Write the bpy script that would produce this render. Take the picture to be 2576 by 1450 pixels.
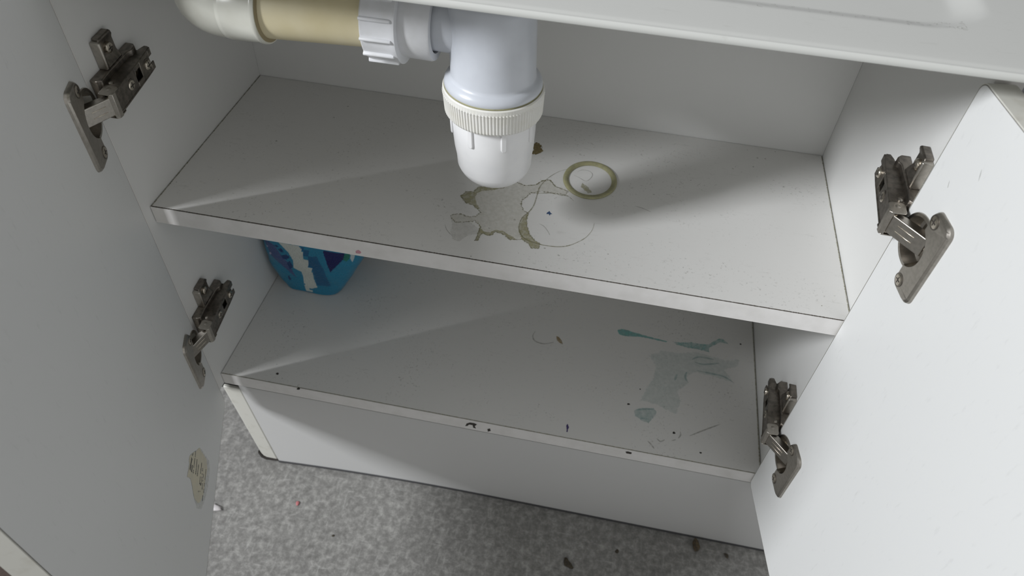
import bpy, bmesh, math, random
from mathutils import Vector, Matrix, noise
from mathutils.geometry import tessellate_polygon
random.seed(4)
S = bpy.context.scene
for o in list(bpy.data.objects): bpy.data.objects.remove(o)
FZ = 450.0                                   # shelf top stands 450 mm above the floor; all lengths below are mm from the shelf's front left corner
def W(x, y, z): return Vector((x, y, z + FZ)) * 0.001

# ---------------------------------------------------------------- camera
Rm = Matrix(((0.9812657, 0.188027, 0.0419931), (0.165417, -0.7105169, -0.6839612), (-0.0987664, 0.6780941, -0.7283087)))
cam = bpy.data.cameras.new('camera'); co = bpy.data.objects.new('camera', cam); S.collection.objects.link(co)
rt, dn, fw = Rm[0], Rm[1], Rm[2]
m = Matrix((rt, -dn, -fw)).transposed().to_4x4(); m.translation = W(365.63, -396.54, 401.40)
co.matrix_world = m
cam.sensor_width = 36.0; cam.lens = 1808.31 * 36.0 / 2576.0; cam.clip_start = 0.01
cam.dof.use_dof = True; cam.dof.focus_distance = 0.55; cam.dof.aperture_fstop = 11.0
S.camera = co

# ---------------------------------------------------------------- light
world = bpy.data.worlds.new('room_bounce'); S.world = world; world.use_nodes = True
bg = world.node_tree.nodes['Background']; bg.inputs[0].default_value = (0.985, 0.99, 0.98, 1); bg.inputs[1].default_value = 0.42
def area(name, az, el, dist, w, h, power, color, target=(280, 60, 0)):
    l = bpy.data.lights.new(name, 'AREA'); l.shape = 'RECTANGLE'; l.size = w; l.size_y = h; l.energy = power; l.color = color
    o = bpy.data.objects.new(name, l); S.collection.objects.link(o)
    d = Vector((-math.cos(az) * math.cos(el), -math.sin(az) * math.cos(el), math.sin(el)))
    o.location = W(*target) + d * dist
    o.rotation_euler = (-d).to_track_quat('-Z', 'Y').to_euler()
    return o
area('window_light', math.radians(33.5), math.radians(31.0), 3.4, 0.46, 0.88, 118, (0.95, 0.97, 1.0))
S.view_settings.view_transform = 'Standard'; S.view_settings.look = 'None'; S.view_settings.gamma = 1; S.view_settings.exposure = 0.0
S.view_settings.use_curve_mapping = False

# ---------------------------------------------------------------- materials
def lin(c):
    return tuple(((v / 255) / 12.92 if v / 255 <= .04045 else ((v / 255 + .055) / 1.055) ** 2.4) for v in c)
def mat(name, col, rough=.4, metal=0, spec=.5, col2=None, nscale=300, lo=.4, hi=.7, bump=0, bscale=800, alpha=1, coat=0):
    m = bpy.data.materials.new(name); m.use_nodes = True; nt = m.node_tree; b = nt.nodes['Principled BSDF']
    b.inputs['Base Color'].default_value = (*lin(col), 1); b.inputs['Roughness'].default_value = rough; b.inputs['Metallic'].default_value = metal
    b.inputs['Specular IOR Level'].default_value = spec; b.inputs['Coat Weight'].default_value = coat
    tc = nt.nodes.new('ShaderNodeTexCoord')
    if col2:
        n = nt.nodes.new('ShaderNodeTexNoise'); n.inputs['Scale'].default_value = nscale; n.inputs['Detail'].default_value = 5
        r = nt.nodes.new('ShaderNodeValToRGB'); r.color_ramp.elements[0].position = lo; r.color_ramp.elements[1].position = hi
        r.color_ramp.elements[0].color = (*lin(col), 1); r.color_ramp.elements[1].color = (*lin(col2), 1)
        nt.links.new(tc.outputs['Object'], n.inputs['Vector']); nt.links.new(n.outputs['Fac'], r.inputs['Fac']); nt.links.new(r.outputs[0], b.inputs['Base Color'])
    if bump:
        n = nt.nodes.new('ShaderNodeTexNoise'); n.inputs['Scale'].default_value = bscale; n.inputs['Detail'].default_value = 3
        bp = nt.nodes.new('ShaderNodeBump'); bp.inputs['Strength'].default_value = bump; bp.inputs['Distance'].default_value = .0003
        nt.links.new(tc.outputs['Object'], n.inputs['Vector']); nt.links.new(n.outputs['Fac'], bp.inputs['Height']); nt.links.new(bp.outputs[0], b.inputs['Normal'])
    if alpha < 1:
        n = nt.nodes.new('ShaderNodeTexNoise'); n.inputs['Scale'].default_value = 260; n.inputs['Detail'].default_value = 6; n.inputs['Roughness'].default_value = .65
        mr = nt.nodes.new('ShaderNodeMapRange'); mr.inputs[1].default_value = .3; mr.inputs[2].default_value = .65; mr.inputs[3].default_value = alpha * .35; mr.inputs[4].default_value = alpha
        nt.links.new(tc.outputs['Object'], n.inputs['Vector']); nt.links.new(n.outputs['Fac'], mr.inputs[0]); nt.links.new(mr.outputs[0], b.inputs['Alpha'])
    return m
def grimy(name, col, dirt, fine=420, amount=.68, rough=.38, streak=False):
    """white melamine with scattered specks and faint wiping marks of real dirt"""
    m = mat(name, col, rough=rough, spec=.4); nt = m.node_tree; b = nt.nodes['Principled BSDF']
    tc = nt.nodes.new('ShaderNodeTexCoord')
    def layer(scale, lo, hi, stretch=(1, 1, 1), detail=4):
        mp = nt.nodes.new('ShaderNodeMapping'); mp.inputs['Scale'].default_value = stretch
        n = nt.nodes.new('ShaderNodeTexNoise'); n.inputs['Scale'].default_value = scale; n.inputs['Detail'].default_value = detail; n.inputs['Roughness'].default_value = .6
        r = nt.nodes.new('ShaderNodeMapRange'); r.inputs[1].default_value = lo; r.inputs[2].default_value = hi
        nt.links.new(tc.outputs['Object'], mp.inputs['Vector']); nt.links.new(mp.outputs[0], n.inputs['Vector']); nt.links.new(n.outputs['Fac'], r.inputs[0])
        return r.outputs[0]
    a = layer(fine, amount, amount + .12); c = layer(18, .45, .75)
    d = layer(70, .62, .85, (1, 4, 1))
    mu = nt.nodes.new('ShaderNodeMath'); mu.operation = 'MULTIPLY'; nt.links.new(a, mu.inputs[0]); nt.links.new(c, mu.inputs[1])
    md = nt.nodes.new('ShaderNodeMath'); md.operation = 'MULTIPLY_ADD'; md.inputs[1].default_value = .22
    nt.links.new(d, md.inputs[0]); nt.links.new(mu.outputs[0], md.inputs[2])
    mx = nt.nodes.new('ShaderNodeMix'); mx.data_type = 'RGBA'; mx.clamp_factor = True
    mx.inputs[6].default_value = (*lin(col), 1); mx.inputs[7].default_value = (*lin(dirt), 1)
    nt.links.new(md.outputs[0], mx.inputs[0]); nt.links.new(mx.outputs[2], b.inputs['Base Color'])
    return m
M = {}
M['panel'] = mat('white_melamine', (221, 221, 219), .42, spec=.35, bump=.12, bscale=1500)
M['plinthm'] = mat('shade_greyed_plinth', (206, 206, 205), .5, spec=.3)  # panel white greyed; the shade on the plinth is put into its colour
M['door'] = grimy('white_door_melamine', (222, 223, 222), (150, 150, 148), fine=300, amount=.74, rough=.45)
M['shelf'] = grimy('worn_white_shelf', (219, 218, 215), (120, 118, 110), fine=430, amount=.60)
M['edge'] = mat('white_edge_banding', (226, 224, 222), .4, col2=(216, 214, 211), nscale=60)
M['dooredge'] = mat('white_door_edging', (214, 213, 205), .4, col2=(196, 193, 182), nscale=70, lo=.55, hi=.8)
M['grime'] = mat('dark_joint_grime', (78, 72, 64), .9)
M['black'] = mat('gap_shade_black', (22, 22, 22), .9)
M['seal'] = mat('dark_grey_strip', (72, 72, 74), .7)
M['metal'] = mat('nickel_plated_steel', (184, 179, 171), .32, metal=1, col2=(170, 165, 157), nscale=400, bump=.15, bscale=2500)
M['metal2'] = mat('bright_nickel', (214, 206, 192), .22, metal=1, col2=(180, 172, 160), nscale=220)
M['metald'] = mat('dull_dark_steel', (140, 134, 126), .40, metal=1, col2=(108, 103, 98), nscale=260, bump=.25, bscale=2500)
M['cup_pl'] = mat('white_trap_plastic', (236, 236, 236), .32, spec=.5, col2=(230, 230, 231), nscale=60)
M['body_pl'] = mat('bluish_white_plastic', (206, 210, 217), .27, spec=.5, col2=(200, 204, 211), nscale=50)
M['nut_pl'] = mat('white_nut_plastic', (222, 223, 226), .35, col2=(212, 213, 214), nscale=70)
M['rib_pl'] = mat('ivory_white_plastic', (232, 231, 226), .4, col2=(226, 224, 214), nscale=80)
M['beige'] = mat('beige_waste_pipe', (230, 221, 190), .36, col2=(216, 204, 164), nscale=22, lo=.35, hi=.7)
M['cream'] = mat('cream_elbow_plastic', (218, 218, 208), .25, col2=(208, 207, 196), nscale=40)
M['rubber'] = mat('olive_rubber', (158, 155, 118), .55, col2=(140, 138, 110), nscale=240)
M['pinkfleck'] = mat('pink_fleck', (178, 110, 112), .7)
M['crumb'] = mat('dark_crumb', (52, 48, 40), .8, col2=(84, 74, 56), nscale=500)
M['stub'] = mat('brown_stub', (98, 84, 62), .8, col2=(46, 42, 38), nscale=300)
M['paper'] = mat('white_scrap', (188, 184, 184), .6)
M['mat'] = mat('dark_brown_mat', (66, 54, 47), .85, col2=(56, 45, 40), nscale=500, bump=.3)
def stain(name, col, alpha): return mat(name, col, .5, alpha=alpha, spec=.3)
M['st_olive'] = stain('olive_water_stain', (164, 160, 120), .66)
M['st_pale'] = stain('pale_dried_stain', (186, 181, 158), .27)
M['st_line'] = stain('dried_drip_line', (140, 137, 108), .68)
M['st_faint'] = stain('faint_scuff', (158, 157, 150), .5)
M['st_vfaint'] = stain('very_faint_stain', (180, 178, 168), .22)
M['st_rust'] = mat('brown_rust_stain', (126, 112, 74), .6, col2=(96, 84, 52), nscale=400)
M['st_blue'] = mat('blue_pen_mark', (60, 84, 120), .6)
M['st_purple'] = mat('purple_pen_mark', (72, 62, 110), .6)
M['st_teal'] = stain('teal_dried_spill', (118, 184, 180), .85)
M['st_teal2'] = stain('thin_teal_spill', (128, 188, 184), .55)
M['st_tealp'] = stain('pale_teal_smear', (176, 204, 200), .22)
M['st_teald'] = stain('teal_smear_lines', (150, 186, 184), .42)
M['st_brown'] = stain('light_brown_stain', (160, 138, 92), .9)
M['st_pink'] = stain('pink_spot', (206, 140, 158), .8)
M['speck'] = mat('dark_speck', (54, 50, 46), .8)
M['lblpaper'] = mat('yellowed_label_paper', (214, 207, 184), .6, col2=(206, 201, 182), nscale=90)
M['lblglue'] = stain('glue_residue', (205, 205, 198), .35)
M['print'] = mat('black_print', (64, 64, 66), .6)
M['tan'] = mat('brown_joint_dirt', (150, 138, 108), .7)

def sink_mat():
    m = mat('white_ceramic_basin', (216, 217, 214), .22, spec=.5, bump=.35, bscale=420); return m
M['sink'] = grimy('white_basin', (203, 204, 200), (146, 144, 134), fine=220, amount=.70, rough=.58)
def floor_mat(name, a, b_, c, k=1.0):
    m = bpy.data.materials.new(name); m.use_nodes = True; nt = m.node_tree; b = nt.nodes['Principled BSDF']; b.inputs['Roughness'].default_value = .55; b.inputs['Specular IOR Level'].default_value = .3
    tc = nt.nodes.new('ShaderNodeTexCoord')
    def N(scale, detail, rough, dist=0, mp=None):
        n = nt.nodes.new('ShaderNodeTexNoise'); n.inputs['Scale'].default_value = scale; n.inputs['Detail'].default_value = detail; n.inputs['Roughness'].default_value = rough; n.inputs['Distortion'].default_value = dist
        v = tc.outputs['Object']
        if mp:
            q = nt.nodes.new('ShaderNodeMapping'); q.inputs['Scale'].default_value = mp; nt.links.new(v, q.inputs['Vector']); v = q.outputs[0]
        nt.links.new(v, n.inputs['Vector']); return n.outputs['Fac']
    def ramp(f, stops):
        r = nt.nodes.new('ShaderNodeValToRGB'); nt.links.new(f, r.inputs[0]); e = r.color_ramp.elements
        while len(e) < len(stops): e.new(.5)
        for i, (p_, col) in enumerate(stops): e[i].position = p_; e[i].color = (*col, 1)
        return r.outputs[0]
    base = ramp(N(120, 8, .72, .15), [(.33, lin(a)), (.5, lin(b_)), (.66, lin(c))])
    g = lambda v: (v, v, v)
    big = ramp(N(9, 3, .5), [(.3, g(.86)), (.7, g(1.05))])
    mx = nt.nodes.new('ShaderNodeMix'); mx.data_type = 'RGBA'; mx.blend_type = 'MULTIPLY'; mx.inputs[0].default_value = 1
    nt.links.new(base, mx.inputs[6]); nt.links.new(big, mx.inputs[7])
    out = mx.outputs[2]
    for mp in ((1, .22, 1), (.25, 1, 1)):
        fl = ramp(N(190, 4, .6, .5, mp), [(.58, g(0)), (.80, g(.34))])
        m2 = nt.nodes.new('ShaderNodeMix'); m2.data_type = 'RGBA'; m2.blend_type = 'MIX'; nt.links.new(fl, m2.inputs[0])
        nt.links.new(out, m2.inputs[6]); m2.inputs[7].default_value = (*lin((206, 206, 202)), 1); out = m2.outputs[2]
    nt.links.new(out, b.inputs['Base Color'])
    return m
M['floor'] = floor_mat('grey_mottled_vinyl', (108, 107, 104), (131, 130, 127), (160, 159, 155))
M['wallv'] = floor_mat('grey_mottled_cladding', (104, 102, 106), (122, 120, 124), (150, 149, 152))

# ---------------------------------------------------------------- helpers
def coll_link(o): S.collection.objects.link(o)
def empty(name, org, label, cat, group=None):
    o = bpy.data.objects.new(name, None); coll_link(o); o.location = W(*org); o.empty_display_size = .02
    o['label'] = label; o['category'] = cat
    if group: o['group'] = group
    return o
def obj(name, bm, material, parent=None, bevel=0, seg=2, smooth=40, label=None, cat=None, org=None, kind=None, group=None):
    """bm is in mm world coordinates; linked as ONE mesh object"""
    bmesh.ops.recalc_face_normals(bm, faces=bm.faces)
    me = bpy.data.meshes.new(name)
    if parent is not None:
        r = parent
        while r.parent: r = r.parent
        base = r.location.copy()
    else: base = W(*org) if org else Vector((0, 0, 0))
    for v in bm.verts: v.co = W(*v.co) - base
    bm.to_mesh(me); bm.free()
    me.materials.append(M[material] if isinstance(material, str) else material)
    if smooth:
        me.polygons.foreach_set('use_smooth', [True] * len(me.polygons)); me.set_sharp_from_angle(angle=math.radians(smooth))
    o = bpy.data.objects.new(name, me); coll_link(o)
    if parent is not None: o.parent = parent
    else: o.location = base
    if bevel:
        b = o.modifiers.new('bevel', 'BEVEL'); b.width = bevel * .001; b.segments = seg; b.limit_method = 'ANGLE'; b.angle_limit = math.radians(35); b.harden_normals = False
    if label: o['label'] = label
    if cat: o['category'] = cat
    if kind: o['kind'] = kind
    if group: o['group'] = group
    return o
def box(bm, x0, x1, y0, y1, z0, z1, f=None):
    f = f or (lambda a, b, c: (a, b, c))
    v = [bm.verts.new(f(x, y, z)) for z in (z0, z1) for x, y in ((x0, y0), (x1, y0), (x1, y1), (x0, y1))]
    for q in ((0, 3, 2, 1), (4, 5, 6, 7), (0, 1, 5, 4), (1, 2, 6, 5), (2, 3, 7, 6), (3, 0, 4, 7)): bm.faces.new([v[i] for i in q])
def prism(bm, pts, c0, c1, f):
    a = [bm.verts.new(f(p[0], p[1], c0)) for p in pts]; b = [bm.verts.new(f(p[0], p[1], c1)) for p in pts]; n = len(pts)
    bm.faces.new(a); bm.faces.new(b[::-1])
    for i in range(n): bm.faces.new((a[i], a[(i + 1) % n], b[(i + 1) % n], b[i]))
def lathe(bm, prof, f, seg=64, closed=False, cap=True, rfun=None):
    """prof: (radius, height) pairs, f(a, b, h) -> world"""
    rings = []
    for r, h in prof:
        ring = []
        for k in range(seg):
            t = 2 * math.pi * k / seg; rr = rfun(r, h, t) if rfun else r
            ring.append(bm.verts.new(f(rr * math.cos(t), rr * math.sin(t), h)))
        rings.append(ring)
    m_ = len(rings)
    for i in range(m_ - (0 if closed else 1)):
        A_, B_ = rings[i], rings[(i + 1) % m_]
        for k in range(seg): bm.faces.new((A_[k], A_[(k + 1) % seg], B_[(k + 1) % seg], B_[k]))
    if cap and not closed: bm.faces.new(rings[0]); bm.faces.new(rings[-1])
def rrect(x0, x1, y0, y1, r, n=6, corners=(1, 1, 1, 1)):
    out = []
    for i, (cx, cy, a0) in enumerate(((x1 - r, y1 - r, 0), (x0 + r, y1 - r, 90), (x0 + r, y0 + r, 180), (x1 - r, y0 + r, 270))):
        if corners[i]:
            for k in range(n + 1):
                t = math.radians(a0 + 90 * k / n); out.append((cx + r * math.cos(t), cy + r * math.sin(t)))
        else: out.append(((x1, y1), (x0, y1), (x0, y0), (x1, y0))[i])
    return out
def rough_poly(pts, step=1.4, amp=.5):
    out = []; n = len(pts)
    for i in range(n):
        a, b = Vector(pts[i]), Vector(pts[(i + 1) % n]); L = (b - a).length; k = max(1, int(L / step))
        for j in range(k):
            q = a.lerp(b, j / k); nn = noise.noise(Vector((q.x * .8, q.y * .8, 3.1))); n2 = noise.noise(Vector((q.x * .8, q.y * .8, 9.7)))
            out.append((q.x + nn * amp * 2, q.y + n2 * amp * 2))
    return out
def decal(name, pts, f, material, parent, off=.15, rough=.5, step=1.4):
    p = rough_poly(pts, step, rough) if rough else pts
    bm = bmesh.new(); vs = [bm.verts.new(f(x, y, off)) for x, y in p]
    for t in tessellate_polygon([[Vector((x, y, 0)) for x, y in p]]):
        try: bm.faces.new([vs[i] for i in t])
        except ValueError: pass
    return obj(name, bm, material, parent, smooth=0)
def stroke_into(bm, pts, f, width, off=.2, taper=True, jitter=.15):
    P = [Vector(p) for p in pts]; Q = []
    for i in range(len(P) - 1):                                  # Catmull-Rom
        p0, p1, p2, p3 = P[max(0, i - 1)], P[i], P[i + 1], P[min(len(P) - 1, i + 2)]
        k = max(2, int((p2 - p1).length / 1.0))
        for j in range(k):
            t = j / k; Q.append(.5 * ((2 * p1) + (p2 - p0) * t + (2 * p0 - 5 * p1 + 4 * p2 - p3) * t * t + (3 * p1 - p0 - 3 * p2 + p3) * t ** 3))
    Q.append(P[-1]); prev = None; n = len(Q)
    for i, q in enumerate(Q):
        d = (Q[min(n - 1, i + 1)] - Q[max(0, i - 1)]); d.normalize(); nn = Vector((-d.y, d.x))
        w = width * .5 * (1 + jitter * 2 * noise.noise(Vector((q.x, q.y, 5))))
        if taper: w *= min(1, .25 + 3 * min(i, n - 1 - i) / n)
        c = (bm.verts.new(f(*(q + nn * w), off)), bm.verts.new(f(*(q - nn * w), off)))
        if prev: bm.faces.new((prev[0], prev[1], c[1], c[0]))
        prev = c
def stroke(name, lines, f, width, material, parent, off=.2, **k):
    for l in lines:
        bm = bmesh.new(); stroke_into(bm, l, f, width, off, **k); o = obj(name, bm, material, parent, smooth=0)
    return o
def blobs(name, centres, f, r, material, parent, off=.12):
    bm = bmesh.new()
    for i, (x, y) in enumerate(centres):
        rr = r * random.uniform(.6, 1.3); n = 8
        vs = [bm.verts.new(f(x + rr * random.uniform(.6, 1.2) * math.cos(6.283 * k / n), y + rr * random.uniform(.5, 1.1) * math.sin(6.283 * k / n), off)) for k in range(n)]
        bm.faces.new(vs)
    return obj(name, bm, material, parent, smooth=0, kind='stuff')

WID, DEP, T, ZB = 568.0, 215.1, 16.8, -232.25
D = {
'stain_main': [(267.0, 93.1), (259.6, 90.1), (256.7, 83.0), (249.9, 81.3), (247.1, 74.3), (253.3, 66.9), (259.4, 65.6), (265.2, 61.0), (268.3, 57.0), (266.3, 52.6), (261.0, 49.3), (252.7, 51.3), (246.1, 49.7), (245.4, 45.5), (250.1, 40.8), (254.3, 41.2), (262.3, 43.8), (266.1, 46.0), (270.3, 42.5), (272.4, 38.5), (272.2, 30.2), (271.8, 22.7), (274.2, 23.3), (274.3, 30.1), (276.7, 32.6), (280.6, 30.4), (283.9, 32.4), (285.6, 36.6), (290.4, 35.9), (295.0, 33.8), (299.2, 29.9), (304.0, 31.0), (308.7, 32.7), (315.2, 28.8), (318.1, 24.0), (324.5, 25.5), (324.0, 30.9), (318.9, 34.0), (314.0, 40.3), (310.5, 48.3), (308.8, 55.6), (307.8, 65.9), (303.8, 69.0), (300.7, 74.3), (299.8, 81.6), (303.3, 86.7), (304.9, 92.7), (314.8, 98.0), (322.8, 97.8), (336.2, 97.6), (337.2, 103.5), (325.9, 107.2), (319.3, 115.0), (312.5, 111.9), (308.1, 105.7), (299.6, 102.2), (290.9, 105.1), (286.1, 101.7), (280.5, 93.8)],
'stain_a': [(259.6, 90.1), (256.7, 83.0), (249.9, 81.3), (247.1, 74.3), (253.3, 66.9), (259.4, 65.6), (265.2, 61.0), (266.6, 62.6), (262.7, 68.5), (259.6, 76.0), (260.5, 81.8), (263.3, 85.3), (273.3, 89.2), (280.3, 94.5), (272.2, 94.4)],
'stain_b': [(303.7, 50.5), (304.5, 41.8), (308.5, 33.3), (315.2, 28.8), (318.1, 24.0), (324.5, 25.5), (324.0, 30.9), (318.9, 34.0), (314.0, 40.3), (310.5, 48.3), (308.8, 55.6), (307.9, 64.6), (305.4, 60.1)],
'stain_c': [(268.6, 45.9), (272.0, 38.4), (272.2, 30.2), (271.8, 22.7), (274.2, 23.3), (274.6, 30.2), (276.8, 32.3), (280.6, 30.4), (283.9, 32.4), (285.6, 36.6), (290.4, 35.9), (295.0, 33.8), (299.2, 29.9), (304.4, 30.8), (301.8, 33.6), (296.3, 36.0), (292.3, 38.8), (285.5, 39.1), (282.1, 35.1), (278.9, 34.4), (275.1, 36.0)],
'pale_patch': [(245.4, 45.5), (250.1, 40.8), (254.3, 41.2), (262.1, 44.4), (267.3, 40.5), (271.6, 36.4), (272.2, 30.2), (264.5, 27.1), (259.8, 18.6), (253.7, 19.6), (249.7, 28.6), (249.2, 37.4)],
'circle': [(334.7, 135.7), (328.7, 132.1), (323.0, 126.4), (316.4, 115.8), (312.1, 103.1), (311.6, 90.1), (311.1, 77.5), (308.4, 67.4), (304.6, 59.9), (303.5, 51.8), (304.2, 44.2), (307.9, 36.9), (313.7, 32.7), (322.4, 30.5), (329.1, 29.9), (338.9, 30.8), (346.7, 33.8), (354.2, 40.2), (360.0, 47.5), (363.9, 57.3), (364.9, 66.6)],
'circle_small': [(339.4, 127.5), (345.3, 124.5), (351.1, 121.4), (355.0, 126.9), (355.7, 133.0), (352.1, 136.7), (345.6, 136.6), (341.5, 132.5)],
'line_a': [(290.9, 105.1), (299.6, 102.2), (308.1, 105.7), (312.5, 111.9), (319.3, 115.0), (325.9, 107.2), (335.0, 106.5)],
'line_b': [(304.0, 92.5), (314.3, 95.0), (322.9, 97.1), (331.1, 96.3), (338.1, 96.6), (344.2, 91.1)],
'line_c': [(243.1, 35.9), (245.9, 30.2), (250.6, 25.1), (253.2, 23.2)],
'line_d': [(319.2, 54.9), (323.8, 52.8), (328.0, 47.4), (330.4, 42.9)],
'line_e': [(397.1, 97.1), (403.3, 95.9), (411.3, 92.4)],
'ring_dirt': [(348.0, 117.7), (353.9, 113.4), (358.3, 106.5), (354.9, 105.0), (350.9, 108.3), (347.6, 113.3)],
'rust': [(295.2, 165.2), (298.5, 168.5), (302.1, 167.0), (303.9, 161.7), (305.9, 158.1), (304.5, 152.1), (299.8, 149.3), (296.3, 150.1), (297.7, 156.0), (295.5, 160.4)],
'blue': [(323.6, 70.4), (325.0, 72.1), (325.3, 73.5), (326.5, 71.1), (328.5, 69.6), (326.8, 68.9), (326.5, 67.1), (325.3, 69.1), (323.7, 68.5)],
'specks_shelf': [(359.7, 39.0), (298.4, 55.1), (272.8, 3.7), (232.9, 65.3), (341.1, 21.1), (279.9, 39.7), (304.3, 162.6), (317.1, 150.5), (505.8, 195.6), (513.2, 196.1), (496.9, 206.3), (523.3, 210.3), (484.9, 176.5), (482.3, 172.7), (501.5, 180.6), (106.6, 182.2), (100.2, 160.6), (62.7, 111.3), (380.0, 31.7), (328.7, 26.6), (412.3, 117.1)],
'teal_a': [(411.1, 155.3), (415.8, 158.2), (423.0, 158.0), (431.7, 156.2), (446.1, 153.8), (458.9, 152.4), (468.8, 151.5), (468.2, 149.9), (454.8, 150.5), (437.8, 151.3), (423.8, 148.7), (419.5, 148.5), (413.7, 149.6)],
'teal_b': [(474.4, 152.2), (485.7, 153.5), (496.8, 156.4), (505.2, 156.1), (516.4, 157.5), (522.1, 163.9), (527.7, 169.0), (531.9, 169.6), (538.9, 162.6), (529.1, 163.7), (522.0, 157.5), (515.8, 151.4), (516.5, 146.1), (505.3, 147.3), (491.4, 146.9), (480.2, 148.9)],
'teal_c': [(450.6, 125.9), (463.9, 136.1), (483.3, 136.9), (499.9, 142.4), (516.5, 140.7), (535.7, 137.9), (549.5, 142.8), (547.9, 131.8), (532.8, 125.0), (543.3, 108.5), (521.9, 112.2), (501.7, 114.5), (492.4, 105.6), (492.6, 95.5), (482.3, 83.2), (486.6, 71.2), (481.9, 54.3), (470.1, 57.9), (460.8, 62.2), (443.7, 63.3), (449.3, 79.2), (456.4, 95.8), (458.2, 111.7)],
'teal_d': [(438.2, 48.5), (445.7, 53.3), (458.5, 56.2), (462.0, 51.4), (459.1, 44.6), (454.4, 36.6), (448.0, 37.5), (440.0, 41.9)],
'teal_lines': [[(492.2, 112.4), (490.4, 105.1), (493.9, 97.4)], [(500.1, 128.1), (511.0, 127.1), (527.4, 132.5)], [(503.0, 116.5), (516.5, 116.1), (532.7, 114.6), (543.3, 108.5)], [(481.5, 106.6), (479.1, 97.5)], [(497.3, 131.0), (505.5, 136.5), (522.0, 136.6)], [(440.6, 50.6), (449.6, 53.4), (458.6, 54.6)], [(445.2, 40.7), (454.2, 41.2)]],
'brown_b': [(343.2, 130.8), (346.9, 129.7), (350.5, 125.0), (352.5, 120.3), (348.8, 121.8), (344.7, 125.5)],
'ring_b': [(318.6, 132.6), (317.0, 124.8), (321.0, 118.3), (331.2, 116.6), (341.8, 121.2)],
'purple': [(370.6, 15.2), (371.8, 17.7), (374.0, 13.7), (373.1, 11.2), (373.2, 7.5), (371.9, 8.0), (371.8, 11.7)],
'specks_bottom': [(431.8, 55.5), (480.8, 30.3), (508.1, 12.6), (442.7, 77.7), (552.2, 166.1), (58.6, 12.6), (87.4, -1.0)],
'smudge_b': [[(454.5, 14.9), (458.4, 11.4), (461.8, 7.0)], [(463.6, 19.8), (467.5, 17.0), (471.8, 20.2)], [(487.1, 33.2), (487.6, 29.5), (485.4, 24.6)], [(478.7, 20.2), (483.0, 22.6)], [(496.6, 30.0), (509.1, 38.7), (528.1, 51.3)]],
'chip_a': [(267.6, -244.7), (269.4, -239.1), (272.6, -236.0), (277.0, -235.7), (280.4, -237.2), (278.0, -241.2), (279.0, -245.6), (276.0, -244.8), (275.5, -240.2), (272.1, -240.0), (270.1, -243.3)],
'chip_b': [(291.2, -242.3), (294.1, -240.4), (294.7, -244.7), (291.8, -247.5)],
'chip_c': [(433.7, -236.3), (436.2, -234.5), (440.1, -235.4), (440.1, -238.5), (437.8, -238.6), (434.9, -238.6)],
'pinkspot': [(177.1, -11.5), (179.4, -9.7), (181.1, -11.0), (181.6, -12.9), (180.1, -14.3), (176.7, -14.4)],
'sticker': [(95.0, -201.1), (103.5, -193.1), (111.4, -183.7), (117.4, -178.5), (122.1, -179.0), (124.9, -181.0), (136.9, -179.4), (134.0, -188.7), (136.9, -194.6), (144.5, -204.0), (144.2, -215.0), (138.9, -222.5), (128.5, -228.3), (113.8, -229.1), (99.9, -230.5), (93.7, -224.5), (95.0, -207.8)],
'ghost_simple': [(137.3, -178.8), (134.9, -187.6), (137.6, -193.3), (145.1, -202.8), (149.2, -215.5), (143.5, -227.8), (133.3, -233.6), (115.4, -238.5), (99.3, -239.2), (90.4, -233.9), (91.9, -220.3), (93.8, -203.9), (104.0, -191.7), (113.2, -181.3), (118.9, -177.6), (125.8, -179.4)],
'print': [[(115.6, -184.7), (123.1, -184.1), (128.2, -183.9)], [(120.7, -188.4), (127.7, -188.3)], [(111.3, -192.4), (119.3, -192.6), (126.4, -193.2)], [(104.2, -191.8), (108.1, -192.6), (110.1, -192.7)], [(108.8, -198.5), (116.5, -199.4), (123.7, -200.0)], [(111.0, -204.4), (117.5, -204.7), (123.1, -204.6)], [(104.4, -212.5), (111.0, -212.7), (115.9, -213.0)], [(107.4, -217.1), (114.5, -217.5), (121.1, -218.5)], [(118.4, -213.2), (126.0, -213.9)], [(111.4, -221.3), (117.5, -221.3), (126.9, -222.6)], [(103.2, -226.6), (114.1, -227.5)], [(117.4, -227.2), (123.2, -227.8), (127.5, -228.2)], [(130.2, -226.9), (135.8, -227.6)], [(124.1, -214.8), (125.8, -217.1)], [(121.8, -218.0), (125.1, -217.7)], [(132.8, -213.5), (134.2, -213.4)], [(129.8, -217.1), (131.9, -217.4)], [(109.9, -186.2), (113.4, -184.5)]],
'pk_out': [(-1.4, -147.5), (2.2, -166.4), (8.8, -186.3), (12.8, -195.4), (12.6, -210.7), (25.5, -229.7), (45.1, -231.3), (61.1, -230.6), (80.6, -232.2), (88.9, -221.6), (99.5, -203.3), (118.7, -170.8), (129.0, -147.5)],
'pk_band': [(29.4, -147.3), (39.0, -160.1), (41.2, -171.1), (39.0, -186.3), (46.3, -190.6), (46.2, -207.9), (44.1, -228.4), (50.8, -228.8), (51.2, -222.4), (60.2, -218.1), (59.2, -201.7), (60.8, -183.2), (56.5, -176.4), (57.5, -164.5), (54.5, -149.2), (52.9, -146.8)],
'pk_dark': [(80.1, -148.2), (82.6, -183.1), (102.0, -157.3), (104.7, -147.4)],
'pk_green': [(103.9, -148.5), (101.1, -158.5), (104.2, -161.6), (108.5, -155.9), (110.2, -148.0)],
'pk_white': [(110.9, -147.8), (109.1, -156.7), (110.3, -164.0), (113.6, -154.7), (115.1, -147.8)],
'pk_blue2': [(54.7, -148.2), (59.0, -164.2), (56.9, -176.3), (61.6, -183.1), (60.1, -213.9), (77.6, -211.7), (75.9, -179.7), (71.5, -157.6), (64.6, -161.1), (59.7, -148.1)],
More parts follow.
